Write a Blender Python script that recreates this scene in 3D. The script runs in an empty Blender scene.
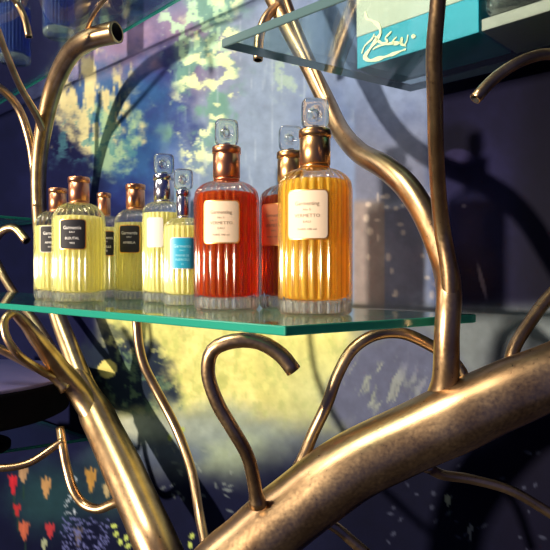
import bpy, bmesh, math, random
import numpy as np
from mathutils import Vector, Matrix, Quaternion
random.seed(4)
S = bpy.context.scene
COL = S.collection
PI = math.pi
EZ = 1.25            # eye height above the floor
F = 590.0            # focal length in pixels of a 550 px frame

def P(px, py, d):
    return Vector(((px - 275) / F * d, d, EZ + (275 - py) / F * d))

# ------------------------------------------------------------------ materials
def srgb(c):
    return tuple((x / 12.92 if x <= .04045 else ((x + .055) / 1.055) ** 2.4) for x in c)

def mat(name, color=(.5, .5, .5), rough=.5, metal=0., **kw):
    m = bpy.data.materials.new(name); m.use_nodes = True
    b = m.node_tree.nodes['Principled BSDF']
    b.inputs['Base Color'].default_value = (*srgb(color), 1)
    b.inputs['Roughness'].default_value = rough
    b.inputs['Metallic'].default_value = metal
    for k, v in kw.items():
        b.inputs[k].default_value = v
    return m

def nodes(name):
    m = bpy.data.materials.new(name); m.use_nodes = True
    nt = m.node_tree
    for n in list(nt.nodes): nt.nodes.remove(n)
    out = nt.nodes.new('ShaderNodeOutputMaterial')
    return m, nt, out

def bronze(name, c1, c2, rough, bump=.25):
    m = mat(name, c1, rough, 1.)
    nt = m.node_tree; b = nt.nodes['Principled BSDF']
    tc = nt.nodes.new('ShaderNodeTexCoord')
    n = nt.nodes.new('ShaderNodeTexNoise'); n.inputs['Scale'].default_value = 34; n.inputs['Detail'].default_value = 6
    nt.links.new(tc.outputs['Object'], n.inputs['Vector'])
    r = nt.nodes.new('ShaderNodeValToRGB')
    r.color_ramp.elements[0].position = .35; r.color_ramp.elements[0].color = (*srgb(c2), 1)
    r.color_ramp.elements[1].position = .62; r.color_ramp.elements[1].color = (*srgb(c1), 1)
    nt.links.new(n.outputs['Fac'], r.inputs['Fac']); nt.links.new(r.outputs['Color'], b.inputs['Base Color'])
    n2 = nt.nodes.new('ShaderNodeTexNoise'); n2.inputs['Scale'].default_value = 420; n2.inputs['Detail'].default_value = 3
    nt.links.new(tc.outputs['Object'], n2.inputs['Vector'])
    mr = nt.nodes.new('ShaderNodeMapRange')
    mr.inputs['To Min'].default_value = rough - .07; mr.inputs['To Max'].default_value = rough + .12
    nt.links.new(n2.outputs['Fac'], mr.inputs['Value']); nt.links.new(mr.outputs['Result'], b.inputs['Roughness'])
    ad = nt.nodes.new('ShaderNodeMath'); ad.operation = 'MULTIPLY_ADD'; ad.inputs[1].default_value = .35
    nt.links.new(n2.outputs['Fac'], ad.inputs[0]); nt.links.new(n.outputs['Fac'], ad.inputs[2])
    bp = nt.nodes.new('ShaderNodeBump'); bp.inputs['Strength'].default_value = bump; bp.inputs['Distance'].default_value = .002
    nt.links.new(ad.outputs[0], bp.inputs['Height']); nt.links.new(bp.outputs['Normal'], b.inputs['Normal'])
    return m

M = {}
M['bronze'] = bronze('bronze_metal', (.82, .70, .54), (.66, .54, .41), .29, .04)
M['bore'] = mat('tube_bore', (.05, .04, .05), .8)
M['copper'] = mat('copper_cap', (.80, .56, .43), .30, 1.)
M['goldcap'] = mat('gold_cap', (.82, .64, .44), .28, 1.)
M['silver'] = mat('silver_cap', (.80, .80, .84), .18, 1.)

def schlick(nt, f0, p):
    lw = nt.nodes.new('ShaderNodeLayerWeight'); lw.inputs['Blend'].default_value = .5
    pw = nt.nodes.new('ShaderNodeMath'); pw.operation = 'POWER'; pw.inputs[1].default_value = p
    ma = nt.nodes.new('ShaderNodeMath'); ma.operation = 'MULTIPLY_ADD'; ma.inputs[1].default_value = 1 - f0; ma.inputs[2].default_value = f0
    nt.links.new(lw.outputs['Facing'], pw.inputs[0]); nt.links.new(pw.outputs[0], ma.inputs[0])
    return ma.outputs[0]

def glass_mix(name, tint, ior=1.45, transp=.45, tcol=None, rough=0.):
    m, nt, out = nodes(name)
    g = nt.nodes.new('ShaderNodeBsdfGlass'); g.inputs['Color'].default_value = (*tint, 1)
    g.inputs['IOR'].default_value = ior; g.inputs['Roughness'].default_value = rough
    t = nt.nodes.new('ShaderNodeBsdfTransparent'); t.inputs['Color'].default_value = (*(tcol or tint), 1)
    mx = nt.nodes.new('ShaderNodeMixShader')
    lw = nt.nodes.new('ShaderNodeLayerWeight'); lw.inputs['Blend'].default_value = .5
    mr = nt.nodes.new('ShaderNodeMapRange'); mr.inputs['To Min'].default_value = transp; mr.inputs['To Max'].default_value = transp * .35
    nt.links.new(lw.outputs['Facing'], mr.inputs['Value']); nt.links.new(mr.outputs['Result'], mx.inputs[0])
    nt.links.new(g.outputs[0], mx.inputs[1]); nt.links.new(t.outputs[0], mx.inputs[2])
    gl = nt.nodes.new('ShaderNodeBsdfGlossy'); gl.inputs['Roughness'].default_value = .06
    m2 = nt.nodes.new('ShaderNodeMixShader')
    nt.links.new(schlick(nt, .045, 4.), m2.inputs[0])
    nt.links.new(mx.outputs[0], m2.inputs[1]); nt.links.new(gl.outputs[0], m2.inputs[2])
    nt.links.new(m2.outputs[0], out.inputs['Surface'])
    return m
def sunlit_base_mat():
    m, nt, out = nodes('sunlit_base_glass')  # whitish scatter mixed in to stand for sunlight caught in the base
    g = nt.nodes.new('ShaderNodeBsdfGlass'); g.inputs['IOR'].default_value = 1.3
    t = nt.nodes.new('ShaderNodeBsdfTranslucent'); t.inputs['Color'].default_value = (.86, .90, .88, 1)
    d = nt.nodes.new('ShaderNodeBsdfDiffuse'); d.inputs['Color'].default_value = (.86, .90, .88, 1)
    a = nt.nodes.new('ShaderNodeMixShader'); a.inputs[0].default_value = .6
    nt.links.new(t.outputs[0], a.inputs[1]); nt.links.new(d.outputs[0], a.inputs[2])
    b = nt.nodes.new('ShaderNodeMixShader'); b.inputs[0].default_value = .2
    nt.links.new(g.outputs[0], b.inputs[1]); nt.links.new(a.outputs[0], b.inputs[2])
    nt.links.new(b.outputs[0], out.inputs['Surface'])
    return m
M['glass'] = glass_mix('clear_bottle_glass', (.97, .99, .98), 1.4, .86)
M['base'] = sunlit_base_mat()
M['stopper'] = glass_mix('clear_stopper_glass', (.97, .98, .97), 1.45, .38)

def liquid(name, col, deep, tr=.38):
    m, nt, out = nodes(name)
    g = nt.nodes.new('ShaderNodeBsdfGlass'); g.inputs['Color'].default_value = (*srgb(deep), 1); g.inputs['IOR'].default_value = 1.12
    t = nt.nodes.new('ShaderNodeBsdfTransparent'); t.inputs['Color'].default_value = (*srgb(col), 1)
    tl = nt.nodes.new('ShaderNodeBsdfTranslucent'); tl.inputs['Color'].default_value = (*srgb(col), 1)
    df = nt.nodes.new('ShaderNodeBsdfDiffuse'); df.inputs['Color'].default_value = (*srgb(col), 1)
    a = nt.nodes.new('ShaderNodeMixShader'); a.inputs[0].default_value = .68
    nt.links.new(g.outputs[0], a.inputs[1]); nt.links.new(t.outputs[0], a.inputs[2])
    c = nt.nodes.new('ShaderNodeMixShader'); c.inputs[0].default_value = .62
    nt.links.new(tl.outputs[0], c.inputs[1]); nt.links.new(df.outputs[0], c.inputs[2])
    b = nt.nodes.new('ShaderNodeMixShader'); b.inputs[0].default_value = tr
    nt.links.new(a.outputs[0], b.inputs[1]); nt.links.new(c.outputs[0], b.inputs[2])
    nt.links.new(b.outputs[0], out.inputs['Surface'])
    return m
M['yellow'] = liquid('pale_yellow_perfume', (1., .98, .72), (1., .98, .80), .78)
M['amber'] = liquid('amber_perfume', (1., .86, .36), (1., .85, .46), .44)
M['red'] = liquid('red_amber_perfume', (.94, .47, .17), (.95, .58, .32), .26)
M['redpale'] = liquid('pale_red_perfume', (.85, .48, .28), (.9, .58, .40), .3)
M['blueliq'] = liquid('dark_blue_perfume', (.42, .52, .85), (.62, .70, .92), .4)
M['brownliq'] = liquid('dark_gold_perfume', (.45, .34, .14), (.62, .5, .25), .2)

def shelf_mat():
    m, nt, out = nodes('shelf_glass')
    gl = nt.nodes.new('ShaderNodeBsdfGlossy'); gl.inputs['Roughness'].default_value = .03
    gl.inputs['Color'].default_value = (.9, .97, .95, 1)
    t = nt.nodes.new('ShaderNodeBsdfTransparent'); t.inputs['Color'].default_value = (.76, .85, .84, 1)
    mx = nt.nodes.new('ShaderNodeMixShader')
    nt.links.new(schlick(nt, .04, 4.), mx.inputs[0]); nt.links.new(t.outputs[0], mx.inputs[1]); nt.links.new(gl.outputs[0], mx.inputs[2])
    nt.links.new(mx.outputs[0], out.inputs['Surface'])
    return m
M['shelf'] = shelf_mat()
def edge_mat(name, c, tr):
    m, nt, out = nodes(name)
    p = nt.nodes.new('ShaderNodeBsdfPrincipled'); p.inputs['Base Color'].default_value = (*srgb(c), 1)
    p.inputs['Roughness'].default_value = .18
    t = nt.nodes.new('ShaderNodeBsdfTranslucent'); t.inputs['Color'].default_value = (*srgb(c), 1)
    mx = nt.nodes.new('ShaderNodeMixShader'); mx.inputs[0].default_value = tr
    nt.links.new(p.outputs[0], mx.inputs[1]); nt.links.new(t.outputs[0], mx.inputs[2])
    nt.links.new(mx.outputs[0], out.inputs['Surface'])
    return m
M['edge'] = edge_mat('green_glass_edge', (.16, .56, .50), .35)
M['edge_grey'] = edge_mat('grey_green_glass_edge', (.30, .40, .43), .3)
M['cream'] = mat('cream_paper', (.78, .71, .64), .6)
M['white'] = mat('white_paper', (.76, .75, .74), .6)
M['navy'] = mat('navy_paper', (.03, .03, .11), .7)
M['blue'] = mat('blue_paper', (.08, .58, .74), .45)
M['gold_foil'] = mat('gold_foil', (.86, .66, .38), .35, .8)
M['ink_white'] = mat('white_ink', (.9, .9, .92), .5)
M['ink_grey'] = mat('grey_ink', (.50, .44, .38), .6)
M['ink_pale'] = mat('pale_blue_ink', (.62, .88, .95), .5)
M['box_white'] = mat('box_white_card', (.70, .73, .69), .5)
M['box_teal'] = mat('box_teal_card', (.04, .60, .72), .45)
M['swash'] = mat('box_cream_print', (.93, .93, .78), .5)
M['slab'] = mat('pale_grey_acrylic', (.62, .62, .60), .4)
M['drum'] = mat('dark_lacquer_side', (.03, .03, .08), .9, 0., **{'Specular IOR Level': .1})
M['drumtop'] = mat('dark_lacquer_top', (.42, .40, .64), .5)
M['floor'] = mat('dark_floor', (.16, .15, .18), .6)
M['steel'] = mat('steel_pin', (.6, .6, .62), .3, 1.)

# ------------------------------------------------------------------ object helpers
def link(o, parent=None, at=None):
    COL.objects.link(o)
    if parent is not None: o.parent = parent
    if at is not None: o.location = at
    return o
def mesh(name, verts, faces, mats, parent=None, at=None, smooth=True, midx=None):
    me = bpy.data.meshes.new(name)
    me.from_pydata([tuple(v) for v in verts], [], faces)
    for m in (mats if isinstance(mats, (list, tuple)) else [mats]): me.materials.append(m)
    me.polygons.foreach_set('use_smooth', [smooth] * len(me.polygons))
    if midx is not None: me.polygons.foreach_set('material_index', midx)
    bm = bmesh.new(); bm.from_mesh(me); bmesh.ops.recalc_face_normals(bm, faces=bm.faces); bm.to_mesh(me); bm.free()
    me.update()
    return link(bpy.data.objects.new(name, me), parent, at)
def empty(name, at, rz=0):
    o = bpy.data.objects.new(name, None); o.empty_display_size = .02
    COL.objects.link(o); o.location = at; o.rotation_euler = (0, 0, rz)
    return o
def tag(o, label=None, cat=None, group=None, kind=None):
    for k, v in (('label', label), ('category', cat), ('group', group), ('kind', kind)):
        if v: o[k] = v
    return o

def spline(pts, rad, step=.004):
    """Catmull-Rom through pts, radii interpolated."""
    n = len(pts); out = []; ro = []
    ext = [pts[0] * 2 - pts[1]] + list(pts) + [pts[-1] * 2 - pts[-2]]
    for i in range(n - 1):
        p0, p1, p2, p3 = ext[i:i + 4]
        L = (p2 - p1).length; k = max(3, int(L / step))
        d01 = max((p1 - p0).length, 1e-5) ** .5; d12 = max(L, 1e-5) ** .5; d23 = max((p3 - p2).length, 1e-5) ** .5
        m1 = (p1 - p0) / d01 - (p2 - p0) / (d01 + d12) + (p2 - p1) / d12
        m2 = (p2 - p1) / d12 - (p3 - p1) / (d12 + d23) + (p3 - p2) / d23
        m1 *= d12; m2 *= d12
        for j in range(k):
            t = j / k; t2 = t * t; t3 = t2 * t
            out.append(p1 * (2*t3 - 3*t2 + 1) + m1 * (t3 - 2*t2 + t) + p2 * (-2*t3 + 3*t2) + m2 * (t3 - t2))
            s = t * t * (3 - 2 * t)
            ro.append(rad[i] * (1 - s) + rad[i + 1] * s)
    out.append(pts[-1]); ro.append(rad[-1])
    return out, ro

def tube(name, pts, rad, parent=None, seg=20, step=.004, flare=1.35, bore=True, material=None, lumpy=.0):
    if not isinstance(rad, (list, tuple)): rad = [rad] * len(pts)
    c, r = spline(pts, list(rad), step)
    s = 0
    for i in range(len(c)):                       # the weld flare at the root
        if i: s += (c[i] - c[i - 1]).length
        if flare > 1: r[i] *= 1 + (flare - 1) * math.exp(-(s / (1.1 * rad[0])) ** 2)
        if lumpy: r[i] *= 1 + lumpy * (math.sin(s * 61) + .6 * math.sin(s * 131 + 1.3))
    base = c[0].copy()
    T = [(c[min(i + 1, len(c) - 1)] - c[max(i - 1, 0)]).normalized() for i in range(len(c))]
    up = Vector((0, 0, 1)) if abs(T[0].z) < .9 else Vector((1, 0, 0))
    N = (up - T[0] * up.dot(T[0])).normalized()
    V = []; Fc = []; mi = []
    def ring(cc, tt, nn, rr):
        b = tt.cross(nn); k0 = len(V)
        for j in range(seg):
            a = 2 * PI * j / seg
            V.append(cc + (nn * math.cos(a) + b * math.sin(a)) * rr - base)
        return k0
    prev = None; first = None
    for i in range(len(c)):
        if i:
            q = T[i - 1].rotation_difference(T[i]); N = q @ N; N = (N - T[i] * N.dot(T[i])).normalized()
        k = ring(c[i], T[i], N, r[i])
        if prev is None: first = k
        else:
            for j in range(seg):
                Fc.append((prev + j, prev + (j + 1) % seg, k + (j + 1) % seg, k + j)); mi.append(0)
        prev = k
    Fc.append(tuple(range(first + seg - 1, first - 1, -1))); mi.append(0)
    if bore:
        k = ring(c[-1] + T[-1] * .0002, T[-1], N, r[-1] * .80)
        for j in range(seg): Fc.append((prev + j, prev + (j + 1) % seg, k + (j + 1) % seg, k + j)); mi.append(0)
        k2 = ring(c[-1] - T[-1] * r[-1] * 1.6, T[-1], N, r[-1] * .76)
        for j in range(seg): Fc.append((k + j, k + (j + 1) % seg, k2 + (j + 1) % seg, k2 + j)); mi.append(1)
        Fc.append(tuple(range(k2, k2 + seg))); mi.append(1)
    else:
        Fc.append(tuple(range(prev, prev + seg))); mi.append(0)
    mm = material or M['bronze']
    return mesh(name, V, Fc, [mm, M['bore']], parent, base - (parent.location if parent else Vector()), True, mi)

def pts(*a): return [P(*q) for q in a]
def R(px, d): return px / F * d

def lathe(name, prof, material, parent, n=0, amp=0., seg=64, z0=0):
    """prof: (z, r, flute weight). Closed at both ends."""
    V = []; Fc = []
    for z, r, w in prof:
        for j in range(seg):
            a = 2 * PI * j / seg
            rr = r * (1 - amp * w * (1 - abs(math.sin(n * a / 2)) ** .8)) if n else r
            V.append((rr * math.cos(a), rr * math.sin(a), z + z0))
    for i in range(len(prof) - 1):
        for j in range(seg):
            j2 = (j + 1) % seg
            Fc.append((i * seg + j, i * seg + j2, (i + 1) * seg + j2, (i + 1) * seg + j))
    Fc.append(tuple(range(seg - 1, -1, -1))); k = (len(prof) - 1) * seg
    Fc.append(tuple(range(k, k + seg)))
    return mesh(name, V, Fc, material, parent)

def prism(name, poly, z0, z1, mats, parent=None, at=None, bevel=.0008, edge_idx=1, base=None):
    """extruded polygon, small bevel all round; top/bottom = mats[0], sides = mats[edge_idx]"""
    bm = bmesh.new(); b = base or Vector((0, 0, 0))
    vs = [bm.verts.new((p[0] - b.x, p[1] - b.y, z0 - b.z)) for p in poly]
    f = bm.faces.new(vs)
    ex = bmesh.ops.extrude_face_region(bm, geom=[f])
    bmesh.ops.translate(bm, vec=(0, 0, z1 - z0), verts=[v for v in ex['geom'] if isinstance(v, bmesh.types.BMVert)])
    if bevel:
        bmesh.ops.bevel(bm, geom=[e for e in bm.edges], offset=bevel, segments=2, affect='EDGES', profile=.5)
    bmesh.ops.recalc_face_normals(bm, faces=bm.faces)
    me = bpy.data.meshes.new(name)
    for m in mats: me.materials.append(m)
    bm.normal_update()
    for fc in bm.faces:
        fc.material_index = 0 if abs(fc.normal.z) > .97 else min(edge_idx, len(mats) - 1)
    bm.to_mesh(me); bm.free()
    return link(bpy.data.objects.new(name, me), parent, b if at is None else at)

# ------------------------------------------------------------------ the mural wall
W0 = Vector((.20, .50, 0)); WD = Vector((-.727, .687, 0)).normalized(); WN = Vector((-WD.y, WD.x, 0))
if WN.dot(Vector((0, -1, 0))) < 0: WN = -WN

def hsh(ix, iy, s):
    v = np.sin(ix * 127.1 + iy * 311.7 + s * 74.7) * 43758.5453
    return v - np.floor(v)
def vnoise(x, y, s=0):
    ix = np.floor(x); iy = np.floor(y); fx = x - ix; fy = y - iy
    fx = fx * fx * (3 - 2 * fx); fy = fy * fy * (3 - 2 * fy)
    a = hsh(ix, iy, s); b = hsh(ix + 1, iy, s); c = hsh(ix, iy + 1, s); d = hsh(ix + 1, iy + 1, s)
    return (a * (1 - fx) + b * fx) * (1 - fy) + (c * (1 - fx) + d * fx) * fy
def fbm(x, y, s=0, o=5):
    t = 0; am = .5; f = 1; n = 0
    for k in range(o):
        t = t + am * vnoise(x, y, s + k); n += am; am *= .55; x, y = 1.62 * x - 1.22 * y + 5.3, 1.22 * x + 1.62 * y + 1.7
    return t / n
def sm(e0, e1, x):
    t = np.clip((x - e0) / (e1 - e0), 0, 1); return t * t * (3 - 2 * t)

def paint(X, Y):
    """the printed landscape: X, Y run over the print, left to right and top to bottom"""
    shp = X.shape
    C = np.zeros(shp + (3,))
    def put(c, a):
        nonlocal C
        c = np.array(c); a = a[..., None]
        C = C * (1 - a) + c * a
    def ell(cx, cy, rx, ry, soft=.35, ang=0, wob=0., sc=12.):
        ca, sa = math.cos(ang), math.sin(ang)
        dx = X - cx; dy = Y - cy
        u = (dx * ca + dy * sa) / rx; v = (-dx * sa + dy * ca) / ry
        r = np.sqrt(u * u + v * v)
        if wob: r = r + wob * (fbm(X / sc, Y / sc, cx % 13) - .5) * 2
        return 1 - sm(1 - soft, 1 + soft, r)
    n1 = fbm(X / 60, Y / 60, 1); n2 = fbm(X / 18, Y / 26, 2); n3 = fbm(X / 7, Y / 9, 3)
    put((.34, .40, .53), np.ones(shp))
    put((.25, .31, .46), sm(.45, .7, n1) * .7)
    put((.44, .49, .57), ell(250, 120, 60, 170, .6, 0, .3, 60) * .5)
    put((.40, .34, .45), ell(140, 55, 75, 55, .6, 0, .3, 40) * .9)
    # dark navy masses at the left
    put((.07, .09, .24), ell(80, 235, 100, 110, .35, 0, .5, 30))
    put((.10, .14, .34), ell(150, 130, 40, 80, .4, .3, .6, 22) * .85)
    put((.14, .27, .44), ell(120, 120, 45, 60, .5, 0, .7, 18) * .8)
    put((.03, .04, .13), ell(-10, 200, 75, 190, .35, 0, .3, 30))
    put((.05, .06, .17), ell(60, 180, 40, 60, .5, 0, .4, 20) * .9)
    put((.30, .38, .56), ell(175, 180, 14, 70, .6, 0, .4, 20) * .5)
    # pale blossom cloud, upper left, with vertical dripping edges
    drip = fbm(X / 9, Y / 34, 11)
    put((.60, .58, .45), ell(92, 100, 40, 46, .3, -.4, .9, 16) * sm(.42, .55, drip))
    put((.46, .56, .46), ell(105, 125, 34, 40, .4, 0, .9, 13) * sm(.52, .66, n2) * .9)
    put((.20, .36, .40), ell(95, 140, 40, 30, .4, 0, .9, 12) * sm(.5, .6, n3) * .7)
    # darkness behind the top left glass shelf, painted into the print
    put((.09, .08, .19), (1 - sm(-14, 6, Y - (88 - (X - 27) * .575) + 16 * (n2 - .5))) * (1 - sm(150, 200, X)) * .9)
    # light green tree at the middle
    put((.32, .46, .44), ell(208, 75, 34, 120, .35, .06, .7, 26) * sm(.38, .55, n2) * .9)
    put((.66, .70, .57), ell(210, 60, 26, 95, .35, .08, .8, 17) * sm(.50, .60, fbm(X / 12, Y / 12, 21)))
    put((.50, .62, .54), ell(196, 25, 30, 45, .4, 0, .8, 14) * sm(.52, .6, n3) * .9)
    put((.48, .56, .50), ell(285, 75, 15, 22, .5, 0, .9, 8) * sm(.5, .6, n3) * .6)
    # vertical pale strokes in the haze
    st = fbm(X / 3.2, Y / 40, 31)
    put((.52, .57, .64), sm(.64, .78, st) * sm(150, 190, X) * (1 - sm(330, 380, X)) * (1 - sm(290, 320, Y)) * .35)
    # tall grey trunks, and a tan strip of sunlight painted in
    put((.30, .31, .38), sm(352, 358, X) * (1 - sm(420, 436, X)) * sm(60, 190, Y) * .8)
    put((.46, .40, .36), sm(352, 355, X) * (1 - sm(383, 386, X)) * sm(196, 206, Y) * .6)  # painted sunlight next to the bottle shadow
    for k in range(26):
        rx = random.random; cx = 365 + rx() * 75; cy = 185 + rx() * 115
        put((.70, .66, .62), ell(cx, cy, 1.2 + rx() * 2, 1.5 + rx() * 3, .5) * .5)
    # right part of the print, navy with the unlit wall's shade painted in
    shade_r = sm(424, 446, X + 10 * (n1 - .5))
    put((.045, .045, .13), shade_r)
    put((.085, .085, .21), ell(475, 190, 40, 60, .6, 0, .5, 26) * shade_r * .8)
    put((.02, .02, .08), ell(450, 140, 26, 18, .5, 0, .5, 14) * shade_r)
    put((.13, .12, .25), ell(460, 158, 16, 9, .15, .15) * shade_r * .7)
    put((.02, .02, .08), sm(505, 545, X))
    put((.30, .29, .38), ell(482, 281, 2.2, 17, .4, -.25, .2, 5) * .7)
    put((.3, .3, .36), ell(498, 322, 2.2, 9, .4, .1) * .7); put((.3, .3, .36), ell(520, 318, 1.6, 10, .4, -.3) * .6)
    put((.3, .3, .4), ell(464, 206, 2.4, 2, .5) * .7)
    # ground: meadow with sunlight painted in, hedge shape for its shade, dark water left
    g = sm(296, 318, Y + 10 * (n1 - .5))
    put((.30, .33, .36), g)
    put((.05, .06, .16), g * (1 - sm(92, 112, X + 14 * (n2 - .5))))
    md = g * sm(92, 112, X) * (1 - sm(330, 372, X + 16 * (n2 - .5))) * (1 - sm(395, 440, Y - 12 * (n1 - .5)))
    put((.62, .62, .39), md)
    put((.72, .70, .48), md * sm(.4, .7, fbm(X / 40, Y / 22, 41)) * .6)
    put((.46, .52, .30), md * sm(.45, .7, fbm(X / 5, Y / 9, 42)) * .4)
    put((.50, .53, .42), md * sm(240, 330, X) * sm(320, 400, Y) * .7)
    put((.09, .12, .18), ell(128, 372, 46, 40, .25, .5, .45, 22) * (1 - .5 * sm(.6, .7, n3)))  # shade across the meadow, painted as a dark hedge shape
    put((.22, .30, .26), ell(132, 385, 40, 30, .3, .3, .6, 12) * sm(.5, .62, n3) * .8)
    put((.66, .63, .38), ell(107, 369, 9, 10, .1, .6, .3, 8) * g)  # small spot of sunlight painted on the ground
    put((.54, .56, .52), ell(150, 428, 50, 10, .6, 0, .5, 16) * .9)
    put((.40, .45, .45), ell(215, 440, 60, 34, .6, 0, .5, 24) * .75)
    put((.20, .24, .34), ell(150, 455, 60, 12, .5, 0, .4, 20) * .6)
    put((.50, .56, .44), ell(240, 465, 40, 26, .6, 0, .6, 18) * .5)
    # grey blue round area with brush strokes under the shelf at the right
    put((.25, .27, .36), ell(400, 395, 66, 60, .2, 0, .25, 30))
    br = fbm((X + .45 * Y) / 7 + 2 * n2, (Y - .4 * X) / 34 + n2, 51, 3)
    put((.48, .52, .44), ell(372, 398, 42, 44, .4, 0, .4, 14) * sm(.52, .7, br) * .55)
    put((.40, .42, .50), ell(420, 385, 46, 40, .5, 0, .5, 12) * sm(.55, .75, br) * .35)
    # bottom and its flowers, darkened with the shade painted in
    bt = sm(448, 500, Y + 30 * (n1 - .5) + .12 * (X - 150) * (X > 250))
    put((.03, .04, .12), bt * .97)
    put((.09, .18, .21), ell(50, 495, 36, 34, .7, 0, .4, 24) * .85)
    put((.13, .22, .24), ell(108, 478, 26, 40, .7, 0, .4, 24) * .6)
    put((.02, .025, .09), sm(300, 360, X) * sm(440, 470, Y))
    put((.02, .02, .08), sm(470, 520, X) * sm(330, 380, Y))
    def tulip(cx, cy, w, h, c):
        w *= .72; h *= .85; c = tuple(q * .54 for q in c)
        for dx, dy, a in ((-.45, .1, -.25), (.45, .1, .25), (0, 0, 0)):
            put(c, ell(cx + dx * w, cy + dy * h, w * .55, h, .2, a, .15, 4))
        put(tuple(min(1, q * 1.15) for q in c), ell(cx - w * .2, cy, w * .22, h * .7, .5) * .6)
        put((.10, .18, .14), ell(cx + 1, cy + h * 2.1, .7, h * 1.1, .3) * .6)
    for a in ((13, 484, 4.5, 12, (.90, .18, .26)), (17, 510, 3.6, 8, (.85, .22, .26)), (24, 530, 6, 11, (.90, .46, .36)),
              (50, 530, 5, 9, (.88, .26, .32)), (23, 474, 5.5, 10, (.82, .66, .52)), (46, 487, 5.5, 13, (.90, .70, .48)),
              (91, 479, 6, 14, (.88, .68, .36)), (107, 490, 5, 9, (.85, .78, .60)), (44, 545, 3, 8, (.75, .80, .68)),
              (78, 536, 4, 12, (.45, .42, .48)), (470, 532, 2.4, 10, (.55, .58, .66)), (448, 500, 4, 7, (.66, .70, .66))):
        tulip(*a)
    rs = random.Random(8)
    for k in range(130):
        cx = 60 + rs.random() * 48; cy = 518 + rs.random() * 40
        put((.26, .28, .46), ell(cx, cy, 1.1, 1.6, .4, rs.random() * 3) * .85)
    for k in range(26):
        put((.62, .66, .74), ell(66 + rs.random() * 12, 470 + rs.random() * 44, 1, 2, .4, rs.random() * 3) * .6)
    for (cx, cy) in ((116, 534), (120, 542), (126, 538), (128, 546), (114, 526), (190, 545), (192, 536), (182, 430), (170, 438)):
        put((.5, .56, .3), ell(cx, cy, 2.2, 3.4, .3, (cx % 5) / 3))
    for k in range(60):
        cx = 120 + rs.random() * 120; cy = 430 + rs.random() * 110
        put((.40, .44, .44), ell(cx, cy, .9 + rs.random(), 1.5 + rs.random() * 2.5, .4, rs.random() * 3) * .5)
    for k in range(34):
        cx = 380 + rs.random() * 170; cy = 440 + rs.random() * 110
        put((.20, .22, .29), ell(cx, cy, 1 + rs.random() * 1.6, 1.5 + rs.random() * 3, .4, rs.random() * 3) * .6)
    C *= (1 + .10 * (n3[..., None] - .5) * 2)
    return np.clip(C, 0, 1)

def build_wall():
    # columns: dense where the print is near the viewpoint
    us = [-1.6, -1.0, -.6, -.35]
    u = -.16
    while u < 1.30:
        us.append(u); d = .5 + .687 * u; us_step = .0016 * (d / .5) ** 2; u += us_step
    us += [1.35, 1.5, 1.8, 2.4]
    z = 0.; pos = []
    while z < .66:
        pos.append(z); z += .0011 + max(0, z - .2) * .004
    zs = [0., .3] + [EZ - q for q in reversed(pos)] + [EZ + q for q in pos[1:]] + [2.2, 2.7]
    us = np.array(us); zs = np.array(zs)
    U, Z = np.meshgrid(us, zs)
    wx = W0.x + WD.x * U; wy = W0.y + WD.y * U
    # layout of the print (fixed to the wall): a fan of columns, wider apart to the left
    dd = np.maximum(wy, .3)
    X = 275 + F * wx / dd; Y = 275 - F * (Z - EZ) / dd
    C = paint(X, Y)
    C = np.where(C <= .04045, C / 12.92, ((C + .055) / 1.055) ** 2.4)
    nz, nu = U.shape
    V = np.stack([wx, wy, Z], -1).reshape(-1, 3)
    idx = np.arange(nz * nu).reshape(nz, nu)
    q = np.stack([idx[:-1, :-1], idx[:-1, 1:], idx[1:, 1:], idx[1:, :-1]], -1).reshape(-1, 4)
    # thickness: back corners
    t = .08
    c4 = [idx[0, 0], idx[0, -1], idx[-1, -1], idx[-1, 0]]
    back = np.array([V[i] - np.array((WN.x, WN.y, 0)) * t for i in c4])
    n0 = len(V); V = np.vstack([V, back])
    extra = [[n0, n0 + 1, n0 + 2, n0 + 3]]
    bot = list(idx[0, :]); top = list(idx[-1, :]); lf = list(idx[:, 0]); rt = list(idx[:, -1])
    ng = [bot + [n0 + 1, n0], top + [n0 + 2, n0 + 3], lf + [n0 + 3, n0], rt + [n0 + 2, n0 + 1]]
    me = bpy.data.meshes.new('wall_back')
    nv = len(V)
    loops = list(q.reshape(-1)); starts = list(range(0, len(loops), 4)); tot = [4] * len(starts)
    for f in extra + ng:
        starts.append(len(loops)); tot.append(len(f)); loops += [int(x) for x in f]
    me.vertices.add(nv); me.vertices.foreach_set('co', V.reshape(-1))
    me.loops.add(len(loops)); me.loops.foreach_set('vertex_index', np.array(loops, dtype=np.int32))
    me.polygons.add(len(starts)); me.polygons.foreach_set('loop_start', np.array(starts, dtype=np.int32))
    me.polygons.foreach_set('loop_total', np.array(tot, dtype=np.int32))
    me.update(calc_edges=True); me.validate()
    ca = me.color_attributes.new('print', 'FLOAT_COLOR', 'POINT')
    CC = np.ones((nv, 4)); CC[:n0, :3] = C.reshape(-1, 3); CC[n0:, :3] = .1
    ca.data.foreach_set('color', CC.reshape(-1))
    m = bpy.data.materials.new('painted_mural'); m.use_nodes = True
    nt = m.node_tree; b = nt.nodes['Principled BSDF']
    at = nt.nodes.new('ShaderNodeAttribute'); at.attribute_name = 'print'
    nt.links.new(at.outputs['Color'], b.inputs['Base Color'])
    b.inputs['Roughness'].default_value = .5; b.inputs['Specular IOR Level'].default_value = .015
    n = nt.nodes.new('ShaderNodeTexNoise'); n.inputs['Scale'].default_value = 30
    bp = nt.nodes.new('ShaderNodeBump'); bp.inputs['Strength'].default_value = .06; bp.inputs['Distance'].default_value = .004
    nt.links.new(n.outputs['Fac'], bp.inputs['Height']); nt.links.new(bp.outputs['Normal'], b.inputs['Normal'])
    me.materials.append(m)
    o = link(bpy.data.objects.new('wall_back', me)); o['kind'] = 'structure'
build_wall()

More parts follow.
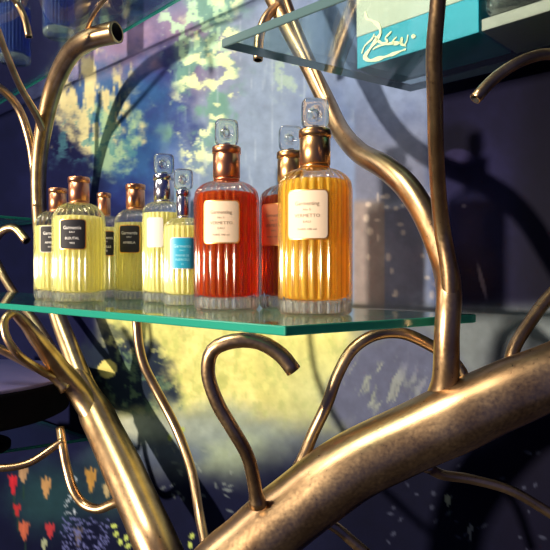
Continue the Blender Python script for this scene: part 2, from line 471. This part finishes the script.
fl = prism('floor', [(-2.6, -1.6), (2.2, -1.6), (2.2, 2.8), (-2.6, 2.8)], -.05, 0, [M['floor']], bevel=0)
fl['kind'] = 'structure'

# ------------------------------------------------------------------ glass shelves
def XY(px, d): return Vector(((px - 275) / F * d, d, 0))
ZT = EZ - .0285                # top of the main shelf
FD = Vector((-.727, .687, 0)).normalized()
def shelf(name, poly, ztop, th, edge, label, rounded=0):
    base = Vector((poly[0][0], poly[0][1], ztop - th))
    o = prism(name, poly, ztop - th, ztop, [M['shelf'], edge], bevel=.0009, base=base)
    tag(o, label, 'shelf', 'glass shelves'); return o
C0 = Vector((.0056, .330, 0)); T0 = Vector((.1495, .4275, 0))
B1 = T0 + FD * .86
tipd = (T0 - C0).normalized()
def arc_corner(c, a, b, r, k=5):
    """rounded plan corner"""
    u = (a - c).normalized(); v = (b - c).normalized(); out = []
    p0 = c + u * r; p1 = c + v * r
    for i in range(k + 1):
        t = i / k; out.append(p0 * (1 - t) ** 2 + c * 2 * t * (1 - t) + p1 * t * t)
    return out
poly = [C0] + arc_corner(T0, C0, B1, .010) + [B1, C0 + FD * .86]
shelf('glass_shelf', poly, ZT, .0058, M['edge'], 'clear glass shelf with green edge carrying the row of yellow, red and amber perfume bottles')

HU = EZ + .165
A = Vector((-.039, .429, 0)); Cc = Vector((.122, .532, 0))
D_ = Vector((.76, -.70, 0)).normalized()
o = shelf('glass_shelf', [A, Cc, Cc + D_ * .42, A + D_ * .42], HU + .0065, .0065, M['edge_grey'],
      'glass shelf at the upper right holding the teal and white box, seen from below')
# upper-left shelf, back edge close to the wall
HL = EZ + .33
q0 = XY(27, HL and 590 * .33 / 186); q1 = XY(182, 590 * .33 / 275)
dl = (q1 - q0).normalized(); nl = Vector((dl.y, -dl.x, 0))
if nl.y > 0: nl = -nl
shelf('glass_shelf', [q0 - dl * .30, q1 + dl * .12, q1 + dl * .12 + nl * .25, q0 - dl * .30 + nl * .25], HL + .005, .005, M['edge'],
      'glass shelf at the top left, seen from below, with blue glass bottles standing on it')
# small shelf edge at far left, and the low one under the round table
hz = EZ + .095
shelf('glass_shelf', [(-.404, 1.058), (-.60, .79), (-.84, .95), (-.66, 1.27)], hz + .0045, .0045, M['edge'],
      'small glass shelf whose thin green edge meets the bronze tube at far left')
a0 = Vector((-.56, .81, 0)); a1 = Vector((-.302, .974, 0))
shelf('glass_shelf', [a1, a0, (-.82, 1.05), (-.64, 1.27)], EZ - .273 + .005, .005, M['edge'],
      'low glass shelf with thin green edge beneath the round dark stand')

# ------------------------------------------------------------------ bronze trees
tr = empty('bronze_tree', Vector((-.02, .40, 0)))
tag(tr, 'bronze metal tree with thick trunk slanting up right and heart-shaped hook branch', 'display stand', 'bronze display trees')
trunkR = [Vector((-.02, .40, .0)), Vector((-.04, .40, .40)), Vector((-.075, .40, .80))] + \
         [P(205, 600, .40), P(255, 543, .40), P(300, 505, .40), P(350, 468, .398), P(400, 443, .395), P(450, 420, .39), P(500, 397, .385), P(560, 372, .38), P(660, 330, .38), P(760, 290, .37)]
rr = [.030, .029, .027, .0245, .0235, .0232, .0228, .0226, .0228, .0218, .0205, .0195, .019]
tube('trunk', trunkR, rr, tr, seg=40, step=.006, flare=1., lumpy=.008)
def br(parent, pl, w, **k):
    p = pts(*pl)
    if isinstance(w, (int, float)): w = [w] * len(pl)
    return tube('branch', p, [R(a, q[2]) for a, q in zip(w, pl)], parent, **k)
# heart-shaped hook
br(tr, [(258, 505, .385), (248, 457, .375), (232, 428, .37), (218, 404, .368), (208, 372, .365), (213, 350, .362), (234, 341, .36), (259, 342, .36), (281, 355, .36), (294, 371, .36)],
   [7, 6.8, 7, 7.2, 7.2, 7.4, 7.6, 7.8, 8, 8])
# arch between trunk and upright
br(tr, [(300, 468, .41), (312, 436, .415), (327, 404, .415), (338, 374, .415), (353, 349, .415), (375, 335, .415), (401, 333, .415), (428, 344, .415), (452, 360, .412), (464, 378, .405), (462, 396, .40)], 6, bore=False)
# upright column, S-shaped limb and slim rod
br(tr, [(443, 400, .395), (446, 372, .388), (447, 330, .384), (449, 295, .388), (445, 267, .405), (436, 240, .415), (424, 213, .425), (407, 187, .44), (386, 168, .46), (360, 153, .49), (340, 130, .525), (325, 99, .55), (309, 67, .565), (291, 33, .58), (275, 2, .59), (255, -40, .60), (240, -80, .60)],
   [13.5, 13, 12.5, 12.5, 12.5, 12.5, 12.5, 12.5, 12, 10.5, 9.5, 9, 8.5, 8.5, 8.5, 8.5, 8], seg=28, flare=1.25, bore=False)
br(tr, [(450, 318, .387), (449, 271, .383), (443, 235, .38), (439, 200, .368), (436, 150, .348), (435, 100, .328), (434, 50, .312), (438, 0, .298), (440, -50, .288), (436, -110, .285)],
   [7, 8.5, 8.2, 7.8, 7.8, 8, 8, 8, 8, 8], flare=1.1)
# slim rod running beside the S limb, and its little hook
br(tr, [(336, 122, .535), (319, 78, .55), (302, 39, .56), (287, 0, .565), (275, -40, .57)], [4, 4, 4, 4, 4], flare=1)
br(tr, [(281, 4, .585), (268, 15, .58), (260, 34, .575), (258, 60, .57)], [4.5, 4.8, 5, 5])
# right side pieces
br(tr, [(508, 380, .39), (513, 351, .40), (528, 325, .41), (552, 294, .42), (590, 262, .42), (620, 210, .41), (625, 120, .39), (600, 66, .375), (551, 54, .36), (524, 60, .355), (496, 77, .352), (475, 99, .35)],
   [7, 6.5, 6.5, 6.5, 6.5, 6.3, 6, 5.8, 5.6, 5.6, 5.8, 6])
br(tr, [(425, 465, .40), (440, 474, .405), (470, 479, .41), (510, 490, .41), (550, 513, .41), (600, 545, .40)], [5.5, 5, 4.8, 4.8, 5, 5])
br(tr, [(296, 515, .405), (310, 518, .41), (332, 525, .41), (352, 541, .41), (375, 562, .41), (400, 600, .41)], [6, 5.3, 5.3, 5.3, 5.3, 5.3])
# slender wavy rod under the shelf
br(tr, [(205, 625, .41), (209, 590, .44), (206, 550, .47), (199, 512, .50), (192, 472, .52), (177, 430, .54), (157, 391, .55), (144, 365, .55), (139, 345, .55), (137, 325, .55), (136, 315.5, .553)],
   [6, 5.2, 4.9, 4.8, 4.6, 4.6, 4.6, 4.6, 4.6, 4.6, 4.6], bore=False)

tl = empty('bronze_tree', Vector((-.10, .66, 0)))
tag(tl, 'bronze metal tree at the left, its leaning trunk forking behind the pale yellow bottles', 'display stand', 'bronze display trees')
lp = [Vector((-.10, .66, 0)), Vector((-.09, .665, .4)), P(205, 660, .68), P(180, 596, .70), P(157, 545, .72), P(127, 478, .78), P(99, 419, .84), P(84, 388, .866), P(72, 362, .885)]
tube('trunk', lp, [.034, .032, .0285, .027, .0262, .0262, .0245, .018, .008], tl, seg=36, step=.006, flare=1., bore=False, lumpy=.008)
# limb that goes up behind the shelf and bends over at the top
br(tl, [(108, 440, .825), (84, 385, .872), (70, 348, .90), (58, 316, .925), (49, 280, .94), (42, 240, .94), (39, 205, .93), (39, 165, .915), (45, 122, .89), (55, 84, .86), (72, 52, .81), (93, 38, .77), (117, 32, .755)],
   [12, 10.5, 9, 8, 7.5, 7.2, 7.4, 7.6, 8.2, 8.8, 9.6, 10.2, 10.8], seg=26, flare=1.)
# limb that curls over at the left
br(tl, [(106, 436, .825), (78, 392, .842), (55, 362, .82), (38, 340, .80), (24, 322, .785), (13, 313, .775), (5, 319, .765), (6, 336, .76), (18, 354, .765), (34, 366, .785), (47, 374, .81), (58, 378, .825)],
   [11, 11.5, 9.5, 7.8, 6, 4.6, 4, 4, 4, 4, 4, 4], flare=1., bore=False)
br(tl, [(66, 388, .828), (52, 376, .82), (29, 364, .81), (0, 349, .80), (-30, 335, .80)], [5.5, 4.6, 4.4, 4.4, 4.4])
# lower curl and the hoop under the round table
br(tl, [(124, 500, .765), (112, 504, .775), (98, 509, .785), (84, 504, .795), (74, 491, .80), (67, 468, .81), (63, 448, .815), (60, 428, .832)], [5.5, 4.8, 4.6, 4.6, 4.6, 4.4, 4.2, 4], flare=1.2)
br(tl, [(64, 440, .818), (54, 447, .815), (29, 463, .80), (0, 468, .79), (-35, 462, .79)], [3.8, 3.8, 3.8, 3.8, 3.8], flare=1)
# curl seen through the shelf
br(tl, [(66, 372, .885), (50, 345, .93), (34, 320, .97), (16, 296, 1.02), (1, 271, 1.06), (-7, 250, 1.07), (0, 233, 1.06), (14, 228, 1.05), (27, 241, 1.04)], [5, 4.6, 4.4, 4.2, 4.2, 4.2, 4.2, 4.2, 4.4], flare=1)
# thin branches at the top left
br(tl, [(38, 206, .925), (35, 176, .92), (29, 138, .91), (17, 106, .90), (0, 88, .88), (-30, 72, .86)], [4.5, 4.2, 4.2, 4, 4, 4], flare=1.1)
br(tl, [(43, 130, .89), (38, 118, .87), (19, 84, .80), (4, 48, .74), (-8, 20, .70), (-30, 5, .68), (-32, -14, .64), (-10, -22, .62), (6, -10, .635), (17, 3, .655), (25, 19, .65), (29, 37, .65)],
   [4, 3.6, 3.4, 3.2, 3.2, 3.2, 3.2, 3.2, 3.2, 3.3, 3.4, 3.5], flare=1.1)
br(tl, [(85, 38, .78), (88, 27, .762), (94, 14, .73), (106, -2, .69), (125, -15, .65)], [3, 2.2, 2.1, 2.1, 2.1])

# ------------------------------------------------------------------ round table at the left
DC = Vector((-.49, .90, 0)); zt = EZ - .153
rt = empty('round_stand', DC)
tag(rt, 'round dark lacquered stand behind the left bronze tree', 'display stand')
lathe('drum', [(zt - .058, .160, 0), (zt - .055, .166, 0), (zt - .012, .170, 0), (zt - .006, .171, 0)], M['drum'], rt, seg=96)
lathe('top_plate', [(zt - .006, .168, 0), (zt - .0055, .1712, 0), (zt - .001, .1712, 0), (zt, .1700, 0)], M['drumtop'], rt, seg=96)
zf = EZ - .268
lathe('foot', [(zf, .08, 0), (zf + .006, .08, 0), (zf + .012, .04, 0), (zt - .066, .04, 0), (zt - .058, .06, 0)], M['drum'], rt, seg=48)

# ------------------------------------------------------------------ perfume bottles
FONT = None
def text_mesh(lines, width, mat_, parent, Rr, ang, zc, name='lettering'):
    """lines: (string, height, z offset, letter width factor) bent on the cylinder of radius Rr"""
    V = []; Fc = []
    for s, h, dz, wmax in lines:
        cu = bpy.data.curves.new('t', 'FONT'); cu.body = s; cu.size = 1; cu.align_x = 'CENTER'; cu.resolution_u = 2
        to = bpy.data.objects.new('t', cu); COL.objects.link(to)
        dg = bpy.context.evaluated_depsgraph_get(); dg.update()
        me = bpy.data.meshes.new_from_object(to.evaluated_get(dg))
        xs = [v.co.x for v in me.vertices]; ys = [v.co.y for v in me.vertices]
        if xs:
            w = max(xs) - min(xs); cx = (max(xs) + min(xs)) / 2
            sx = min(h * 1.35, wmax / w) if w else h; sy = h
            k0 = len(V)
            for v in me.vertices:
                a = ang + (v.co.x - cx) * sx / Rr
                V.append((math.cos(a) * Rr, math.sin(a) * Rr, zc + dz + v.co.y * sy))
            for p in me.polygons: Fc.append(tuple(k0 + i for i in p.vertices))
        bpy.data.objects.remove(to); bpy.data.curves.remove(cu); bpy.data.meshes.remove(me)
    if Fc: return mesh(name, V, Fc, mat_, parent, smooth=False)

def patch(name, Rr, th, ang, w, zc, h, mat_, parent, corner=.0025):
    """a rounded rectangular label bent on the bottle, with thickness"""
    n = 24; m_ = 14; V = []; Fc = []
    def pos(i, j, r):
        u = (i / n - .5) * w; v = (j / m_ - .5) * h
        # round the corners by pulling the grid in
        cx = w / 2 - corner; cy = h / 2 - corner
        if abs(u) > cx and abs(v) > cy:
            du = abs(u) - cx; dv = abs(v) - cy; L = math.hypot(du, dv); mx = max(du, dv)
            if L > 0: du *= mx / L; dv *= mx / L
            u = math.copysign(cx + du, u); v = math.copysign(cy + dv, v)
        a = ang + u / Rr
        return (math.cos(a) * r, math.sin(a) * r, zc + v)
    for r in (Rr, Rr + th):
        for j in range(m_ + 1):
            for i in range(n + 1): V.append(pos(i, j, r))
    K = (n + 1) * (m_ + 1)
    for L in (0, K):
        for j in range(m_):
            for i in range(n):
                a = L + j * (n + 1) + i; Fc.append((a, a + 1, a + n + 2, a + n + 1))
    rim = [i for i in range(n + 1)] + [j * (n + 1) + n for j in range(1, m_ + 1)] + [m_ * (n + 1) + i for i in range(n - 1, -1, -1)] + [j * (n + 1) for j in range(m_ - 1, 0, -1)]
    for a, b in zip(rim, rim[1:] + rim[:1]): Fc.append((a, b, b + K, a + K))
    return mesh(name, V, Fc, mat_, parent, smooth=False)

def stopper(parent, z, w, h, t, ang, mat_, roundness=5.):
    """rounded square glass block with a round hollow in both faces; faces point along ang"""
    seg = 64
    S_ = [0.02, .12, .22, .32, .40, .46, .50, .56, .75, .90, .97, 1.0]
    def dep(s):
        if s < .46: return t / 2 - t * .34 * math.cos(s / .46 * PI / 2) ** .7
        if s < .56: return t / 2 + t * .05 * math.sin((s - .46) / .10 * PI)
        if s < .9: return t / 2
        return t / 2 * (1 - ((s - .9) / .1) ** 2 * .45)
    V = []; Fc = []
    ux = Vector((-math.sin(ang), math.cos(ang), 0)); nn = Vector((math.cos(ang), math.sin(ang), 0))
    def pt(s, a, sgn):
        c, s_ = math.cos(a), math.sin(a)
        n = 2 + (roundness - 2) * min(1, max(0, (s - .45) / .4))
        k = (abs(c) ** n + abs(s_) ** n) ** (-1 / n)
        k0 = s if s > .5 else s
        return ux * (c * k * k0 * w / 2) + nn * (dep(s) * sgn) + Vector((0, 0, z + h / 2 + s_ * k * k0 * h / 2))
    rings = [(s, 1) for s in S_] + [(s, -1) for s in reversed(S_)]
    for s, g in rings:
        for j in range(seg): V.append(pt(s, 2 * PI * j / seg, g))
    for i in range(len(rings) - 1):
        for j in range(seg):
            j2 = (j + 1) % seg; Fc.append((i * seg + j, i * seg + j2, (i + 1) * seg + j2, (i + 1) * seg + j))
    Fc.append(tuple(range(seg))); k = (len(rings) - 1) * seg; Fc.append(tuple(range(k, k + seg)))
    o = mesh('stopper', V, Fc, mat_, parent)
    lathe('stopper_stem', [(z - .004, w * .20, 0), (z, w * .22, 0), (z + h * .10, w * .14, 0)], mat_, o, seg=24)
    return o

def bottle(px, d, label, Rb, zs, zn, cap, capmat, liq, ztop_l, lab, stop=None, n=24, name='perfume_bottle', zbase=ZT, turn=.0, loc=None):
    """Rb radius, zs shoulder start, zn neck base, cap=(z0,z1,r)"""
    at = Vector(((px - 275) / F * d, d, zbase)) if loc is None else loc
    root = empty(name, at)
    view = math.atan2(-at.y, -at.x)                # direction from the bottle to the viewer's side
    face = view + turn
    r0 = Rb * .955
    prof = [(0, r0 * .94, .7), (.0010, r0 * .985, .9), (.0028, Rb * .99, 1), (.010, Rb, 1), (zs * .5, Rb, 1), (zs - .004, Rb, 1), (zs - .001, Rb * .985, 1)]
    hh = zn - zs
    for k in range(1, 9):
        t = k / 8 * PI / 2
        prof.append((zs + hh * (math.sin(t) ** 1.0), Rb * .985 - (Rb * .985 - cap[2] * .82) * (1 - math.cos(t)) ** .82, 1.15 - .65 * (k / 8)))
    prof += [(cap[0] + .004, cap[2] * .80, .1)]
    lathe('glass_body', prof, M['glass'], root, n=n, amp=.11, seg=n * 10)
    rl = Rb * .885; zl = ztop_l
    lp_ = [(.0110, rl * .72, .6), (.0122, rl * .93, .9), (.0150, rl, 1), (zs * .5, rl, 1)]
    if zl < zs: lp_ += [(zl - .0006, rl, 1), (zl, rl * .985, 1)]
    else: lp_ += [(zs - .002, rl, 1), (zl, rl * .93, .8)]
    lathe('perfume', lp_, liq, root, n=n, amp=.15, seg=n * 8)
    lathe('thick_base', [(.0014, rl * .80, .8), (.0022, rl * .98, 1), (.0085, rl, 1), (.0103, rl * .90, 1), (.0106, rl * .7, .8)], M['base'], root, n=n, amp=.18, seg=n * 8)  # pale insert added to brighten the base like caught sunlight
    z0, z1, rc = cap
    cp = lathe('cap', [(z0, rc * .93, 0), (z0 + .0006, rc, 0), (z1 - .0072, rc, 0), (z1 - .0068, rc * .955, 0), (z1 - .0060, rc * .955, 0), (z1 - .0056, rc * 1.06, 0), (z1 - .001, rc * 1.06, 0), (z1 - .0002, rc * 1.0, 0), (z1, rc * .9, 0)],
          capmat, root, seg=64)
    lathe('neck_collar', [(z0 - .0022, rc * .80, 0), (z0 - .0018, rc * .97, 0), (z0 - .0004, rc * .97, 0), (z0, rc * .9, 0)], capmat, root, seg=48)
    if stop: stopper(root, z1 + .0008, *stop, view + .25, M['stopper'])
    if lab:
        lz, lw, lh, lm, border, ink, lines = lab
        Rl = Rb * 1.003
        if border is not None:
            patch('label_border', Rl, .0005, face, lw + .0018, lz, lh + .0018, border, root, .003)
        lb = patch('label', Rl + .0004, .0006, face, lw, lz, lh, lm, root)
        text_mesh(lines, lw, ink, lb, Rl + .00115, face, lz)
    tag(root, label, 'perfume bottle', 'perfume bottles on glass shelves')
    return root

CAPB = (.108, .1342, .0112)
SP = (.0198, .0220, .0085)
creamtxt = [('Garmenting', .0040, .0062, .017), ('No 5', .0020, .0026, .006), ('VERMETTO', .0034, -.0020, .018), ('EAU', .0022, -.0058, .006), ('PARIS 100 ml', .0020, -.0108, .013)]
navytxt = lambda s, e: [('Garmentis', .0050, .0050, .018), ('EAU', .0022, .0014, .006), (s, .0036, -.0052, .014), (e, .0026, -.0098, .006)]
bottle(315, .430, 'largest amber perfume bottle with whole cream label and gold cap at the near end', .0272, .094, .1055, CAPB, M['goldcap'], M['amber'], .0965,
       (.0700, .0282, .0325, M['cream'], M['gold_foil'], M['ink_grey'], creamtxt), SP, turn=-.20)
bottle(226.6, .487, 'red-orange perfume bottle with cream label and copper cap, in the row\'s middle', .0270, .094, .1055, CAPB, M['copper'], M['red'], .0955,
       (.0700, .0276, .0320, M['cream'], M['gold_foil'], M['ink_grey'], creamtxt), (.0190, .0220, .0085), turn=-.16)
bottle(290.5, .507, 'amber perfume bottle half hidden behind the largest one, its peach label cut off', .0268, .094, .1055, CAPB, M['goldcap'], M['redpale'], .0955,
       (.0700, .0276, .0330, mat('peach_paper', (.88, .58, .42), .6), M['gold_foil'], M['ink_grey'], creamtxt), (.0200, .0215, .0085), turn=-.52)
bottle(79, .62, 'pale yellow bottle with full navy label and copper cap, frontmost at the left end', .0272, .088, .1040, (.1055, .1312, .0106), M['copper'], M['yellow'], .0895,
       (.0695, .0250, .0290, M['navy'], M['gold_foil'], M['ink_white'], navytxt('BLEUTAL', 'YES')), None, turn=-.24)
bottle(58, .70, 'leftmost pale yellow bottle, its navy label half covered by the bottle in front', .0270, .088, .1040, (.1055, .1312, .0104), M['copper'], M['yellow'], .086,
       (.0695, .0250, .0290, M['navy'], M['white'], M['ink_white'], navytxt('AMBER', 'ROSE')), None, turn=-.28)
bottle(104, .720, 'narrow-capped yellow bottle whose navy label shows beside the frontmost left bottle', .0240, .086, .1010, (.1025, .1285, .0080), M['copper'], M['yellow'], .086,
       (.0660, .0220, .0280, M['navy'], M['gold_foil'], M['ink_white'], navytxt('ROSELLE', 'YES')), None, turn=.05)
bottle(135.5, .670, 'yellow bottle with navy label, copper cap and no stopper, next to the silver-capped ones', .0240, .088, .1030, (.1045, .1312, .0105), M['copper'], M['yellow'], .087,
       (.0680, .0220, .0290, M['navy'], M['gold_foil'], M['ink_white'], navytxt('AMBELA', '')), None, turn=-.28)
bottle(164, .610, 'pale bottle with blank white label, silver cap and square glass stopper', .0222, .094, .1040, (.1050, .1320, .0104), M['silver'], M['yellow'], .092,
       (.0710, .0175, .0300, M['white'], None, M['ink_grey'], [('', .002, 0, .01)]), (.0205, .0210, .0080), turn=-.42)
bottle(183.5, .545, 'small bottle with bright blue label, silver cap and round glass stopper', .0186, .072, .0815, (.0825, .1068, .0064), M['silver'], M['yellow'], .0735,
       (.0480, .0215, .0270, M['blue'], M['white'], M['ink_pale'], [('Garmentis', .0040, .0050, .016), ('EAU', .002, .0018, .006), ('MARINE DE', .0028, -.0030, .012), ('NEROLI', .0030, -.0068, .012), ('50', .002, -.0105, .004)]),
       (.0172, .0188, .0075), turn=-.05, n=20)

# blue glass bottles on the upper-left shelf
def shelfpt(px, d): return Vector(((px - 275) / F * d, d, HL + .005))
bottle(0, 0, 'dark blue fluted glass bottle on the top left shelf, nearer the curved bronze limb', .0220, .088, .1040, (.1055, .1312, .0104), M['silver'], M['blueliq'], .086, None, None, loc=shelfpt(59, .83))
bottle(0, 0, 'dark blue fluted glass bottle on the top left shelf at the picture edge', .0250, .088, .1040, (.1055, .1312, .0104), M['silver'], M['blueliq'], .086, None, None, loc=shelfpt(14, .93))
# ------------------------------------------------------------------ boxed goods on the upper-right shelf
ZB = HU + .0066
b0 = Vector((.0684, .492, 0)); b1 = Vector((.1440, .417, 0)); bd = (b1 - b0).normalized(); bn = Vector((-bd.y, bd.x, 0))
if bn.y < 0: bn = -bn
L = (b1 - b0).length; band = .0266; H = .085; dp = .055
gb = empty('gift_box', Vector((b0.x, b0.y, ZB)))
tag(gb, 'white and teal box with cream script on the upper right glass shelf', 'box')
def lbox(name, x0, x1, y0, y1, z0, z1, mt, parent, bevel=.0006):
    poly = [bd * x + bn * y for x, y in ((x0, y0), (x1, y0), (x1, y1), (x0, y1))]
    return prism(name, poly, z0, z1, [mt], parent, at=(0, 0, 0), bevel=bevel)
lbox('box_base', 0, L, 0, dp, 0, band, M['box_teal'], gb)
lbox('box_lid', -.0004, L + .0004, -.0004, dp + .0004, band, H, M['box_white'], gb)
def ribbon(pl, w):
    V = []; Fc = []
    d_of = lambda px: None
    # convert picture-plane points on the front face to (s, z) on that face
    P2 = []
    for px, py in pl:
        k = (px - 275) / F; s = (k * b0.y - b0.x) / (bd.x - k * bd.y); d = b0.y + bd.y * s
        P2.append(Vector((s, (275 - py) / F * d + EZ - ZB, 0)))
    c, _ = spline(P2, [w] * len(P2), .0008)
    n = len(c)
    for i, p in enumerate(c):
        t = (c[min(i + 1, n - 1)] - c[max(i - 1, 0)]).normalized(); nn = Vector((-t.y, t.x, 0))
        ww = w * (.45 + .55 * math.sin(PI * (i + .5) / n)) * (1 + .35 * math.sin(i * .35))
        for off in (-.0010, -.0004):
            for sg in (-1, 1):
                q = p + nn * ww * sg
                V.append(bd * q.x + bn * off + Vector((0, 0, q.y)))
    for i in range(n - 1):
        a = i * 4; b = a + 4
        Fc += [(a, a + 1, b + 1, b), (a + 2, b + 2, b + 3, a + 3), (a, b, b + 2, a + 2), (a + 1, a + 3, b + 3, b + 1)]
    Fc += [(0, 2, 3, 1), (n * 4 - 4, n * 4 - 3, n * 4 - 1, n * 4 - 2)]
    return V, Fc
V = []; Fc = []
def cv(x, y): return (350 + x / 3.93, y / 3.93 - 2)
for pl, w in (([(62, 55), (68, 80), (92, 92), (116, 112), (122, 138), (104, 168), (84, 196), (62, 232), (76, 246), (120, 238), (170, 222), (222, 202)], .0016),
              ([(92, 204), (110, 192), (150, 182), (196, 176), (222, 190)], .0009),
              ([(100, 150), (112, 168), (130, 178), (150, 172), (140, 160)], .0010), ([(140, 158), (158, 140), (166, 132)], .0007),
              ([(186, 154), (172, 170), (178, 184), (196, 178), (206, 158), (204, 180), (216, 186), (226, 168), (230, 146)], .0009),
              ([(246, 146), (252, 152), (256, 146)], .0014), ([(98, 142), (90, 160), (60, 190), (48, 220)], .0008)):
    v, f = ribbon([cv(*q) for q in pl], w); k = len(V); V += v; Fc += [tuple(k + i for i in q) for q in f]
mesh('script_print', V, Fc, M['swash'], gb, smooth=False)

s0 = L + .002
sl = empty('display_slab', Vector((b0.x, b0.y, ZB)))
tag(sl, 'thin pale grey slab beside the teal box at the upper right edge', 'slab')
lbox('slab_body', s0, s0 + .10, 0, .06, 0, .0085, M['slab'], sl)
sl.location = Vector((b0.x, b0.y, ZB))
bc = b0 + bd * (s0 + .030) + bn * .007
bottle(0, 0, 'dark gold glass bottle standing on the thin grey slab at the upper right', .0275, .088, .1040, (.1055, .1312, .0104), M['goldcap'], M['brownliq'], .086, None, None, loc=Vector((bc.x, bc.y, ZB + .0086)))

# ------------------------------------------------------------------ light
def aim(o, dirv): o.rotation_euler = Vector(dirv).to_track_quat('-Z', 'Y').to_euler()
sun = bpy.data.lights.new('sun', 'SUN'); sun.energy = 8.6; sun.angle = math.radians(3.2); sun.color = (1, .84, .62)
so = link(bpy.data.objects.new('sun', sun)); aim(so, (.85, .527, -.01)); so.location = (-3, -3, 3)
wl = bpy.data.lights.new('added_left_light', 'AREA'); wl.shape = 'RECTANGLE'; wl.size = .5; wl.size_y = 1.1; wl.energy = 13; wl.color = (1, .88, .72)  # unseen area light added for the left-hand highlights on the metal
wo = link(bpy.data.objects.new('added_left_light', wl)); wo.location = (-2.4, .75, 2.7); aim(wo, Vector((0, .5, EZ)) - wo.location)
cl = bpy.data.lights.new('added_top_light', 'AREA'); cl.shape = 'DISK'; cl.size = .7; cl.energy = 38; cl.color = (1, .86, .64)  # unseen area light added for the top highlight on trunk and hook
clo = link(bpy.data.objects.new('added_top_light', cl)); clo.location = (-1.0, -.1, 2.7); aim(clo, Vector((.05, .42, EZ)) - clo.location)
w = bpy.data.worlds.new('world'); S.world = w; w.use_nodes = True
nt = w.node_tree; bg = nt.nodes['Background']
bg.inputs['Color'].default_value = (.07, .09, .34, 1); bg.inputs['Strength'].default_value = .33

# ------------------------------------------------------------------ camera
cam = bpy.data.cameras.new('camera'); cam.sensor_fit = 'HORIZONTAL'; cam.sensor_width = 36; cam.lens = 36 * F / 550
cam.clip_start = .01
co = link(bpy.data.objects.new('camera', cam)); co.location = (0, 0, EZ); co.rotation_euler = (PI / 2, 0, 0)
S.camera = co
S.view_settings.view_transform = 'Standard'; S.view_settings.look = 'None'; S.view_settings.gamma = 1; S.view_settings.use_curve_mapping = False
S.view_settings.exposure = 0
S.cycles.use_denoising = True
S.cycles.max_bounces = 14; S.cycles.transmission_bounces = 12; S.cycles.transparent_max_bounces = 24
S.cycles.sample_clamp_indirect = 4
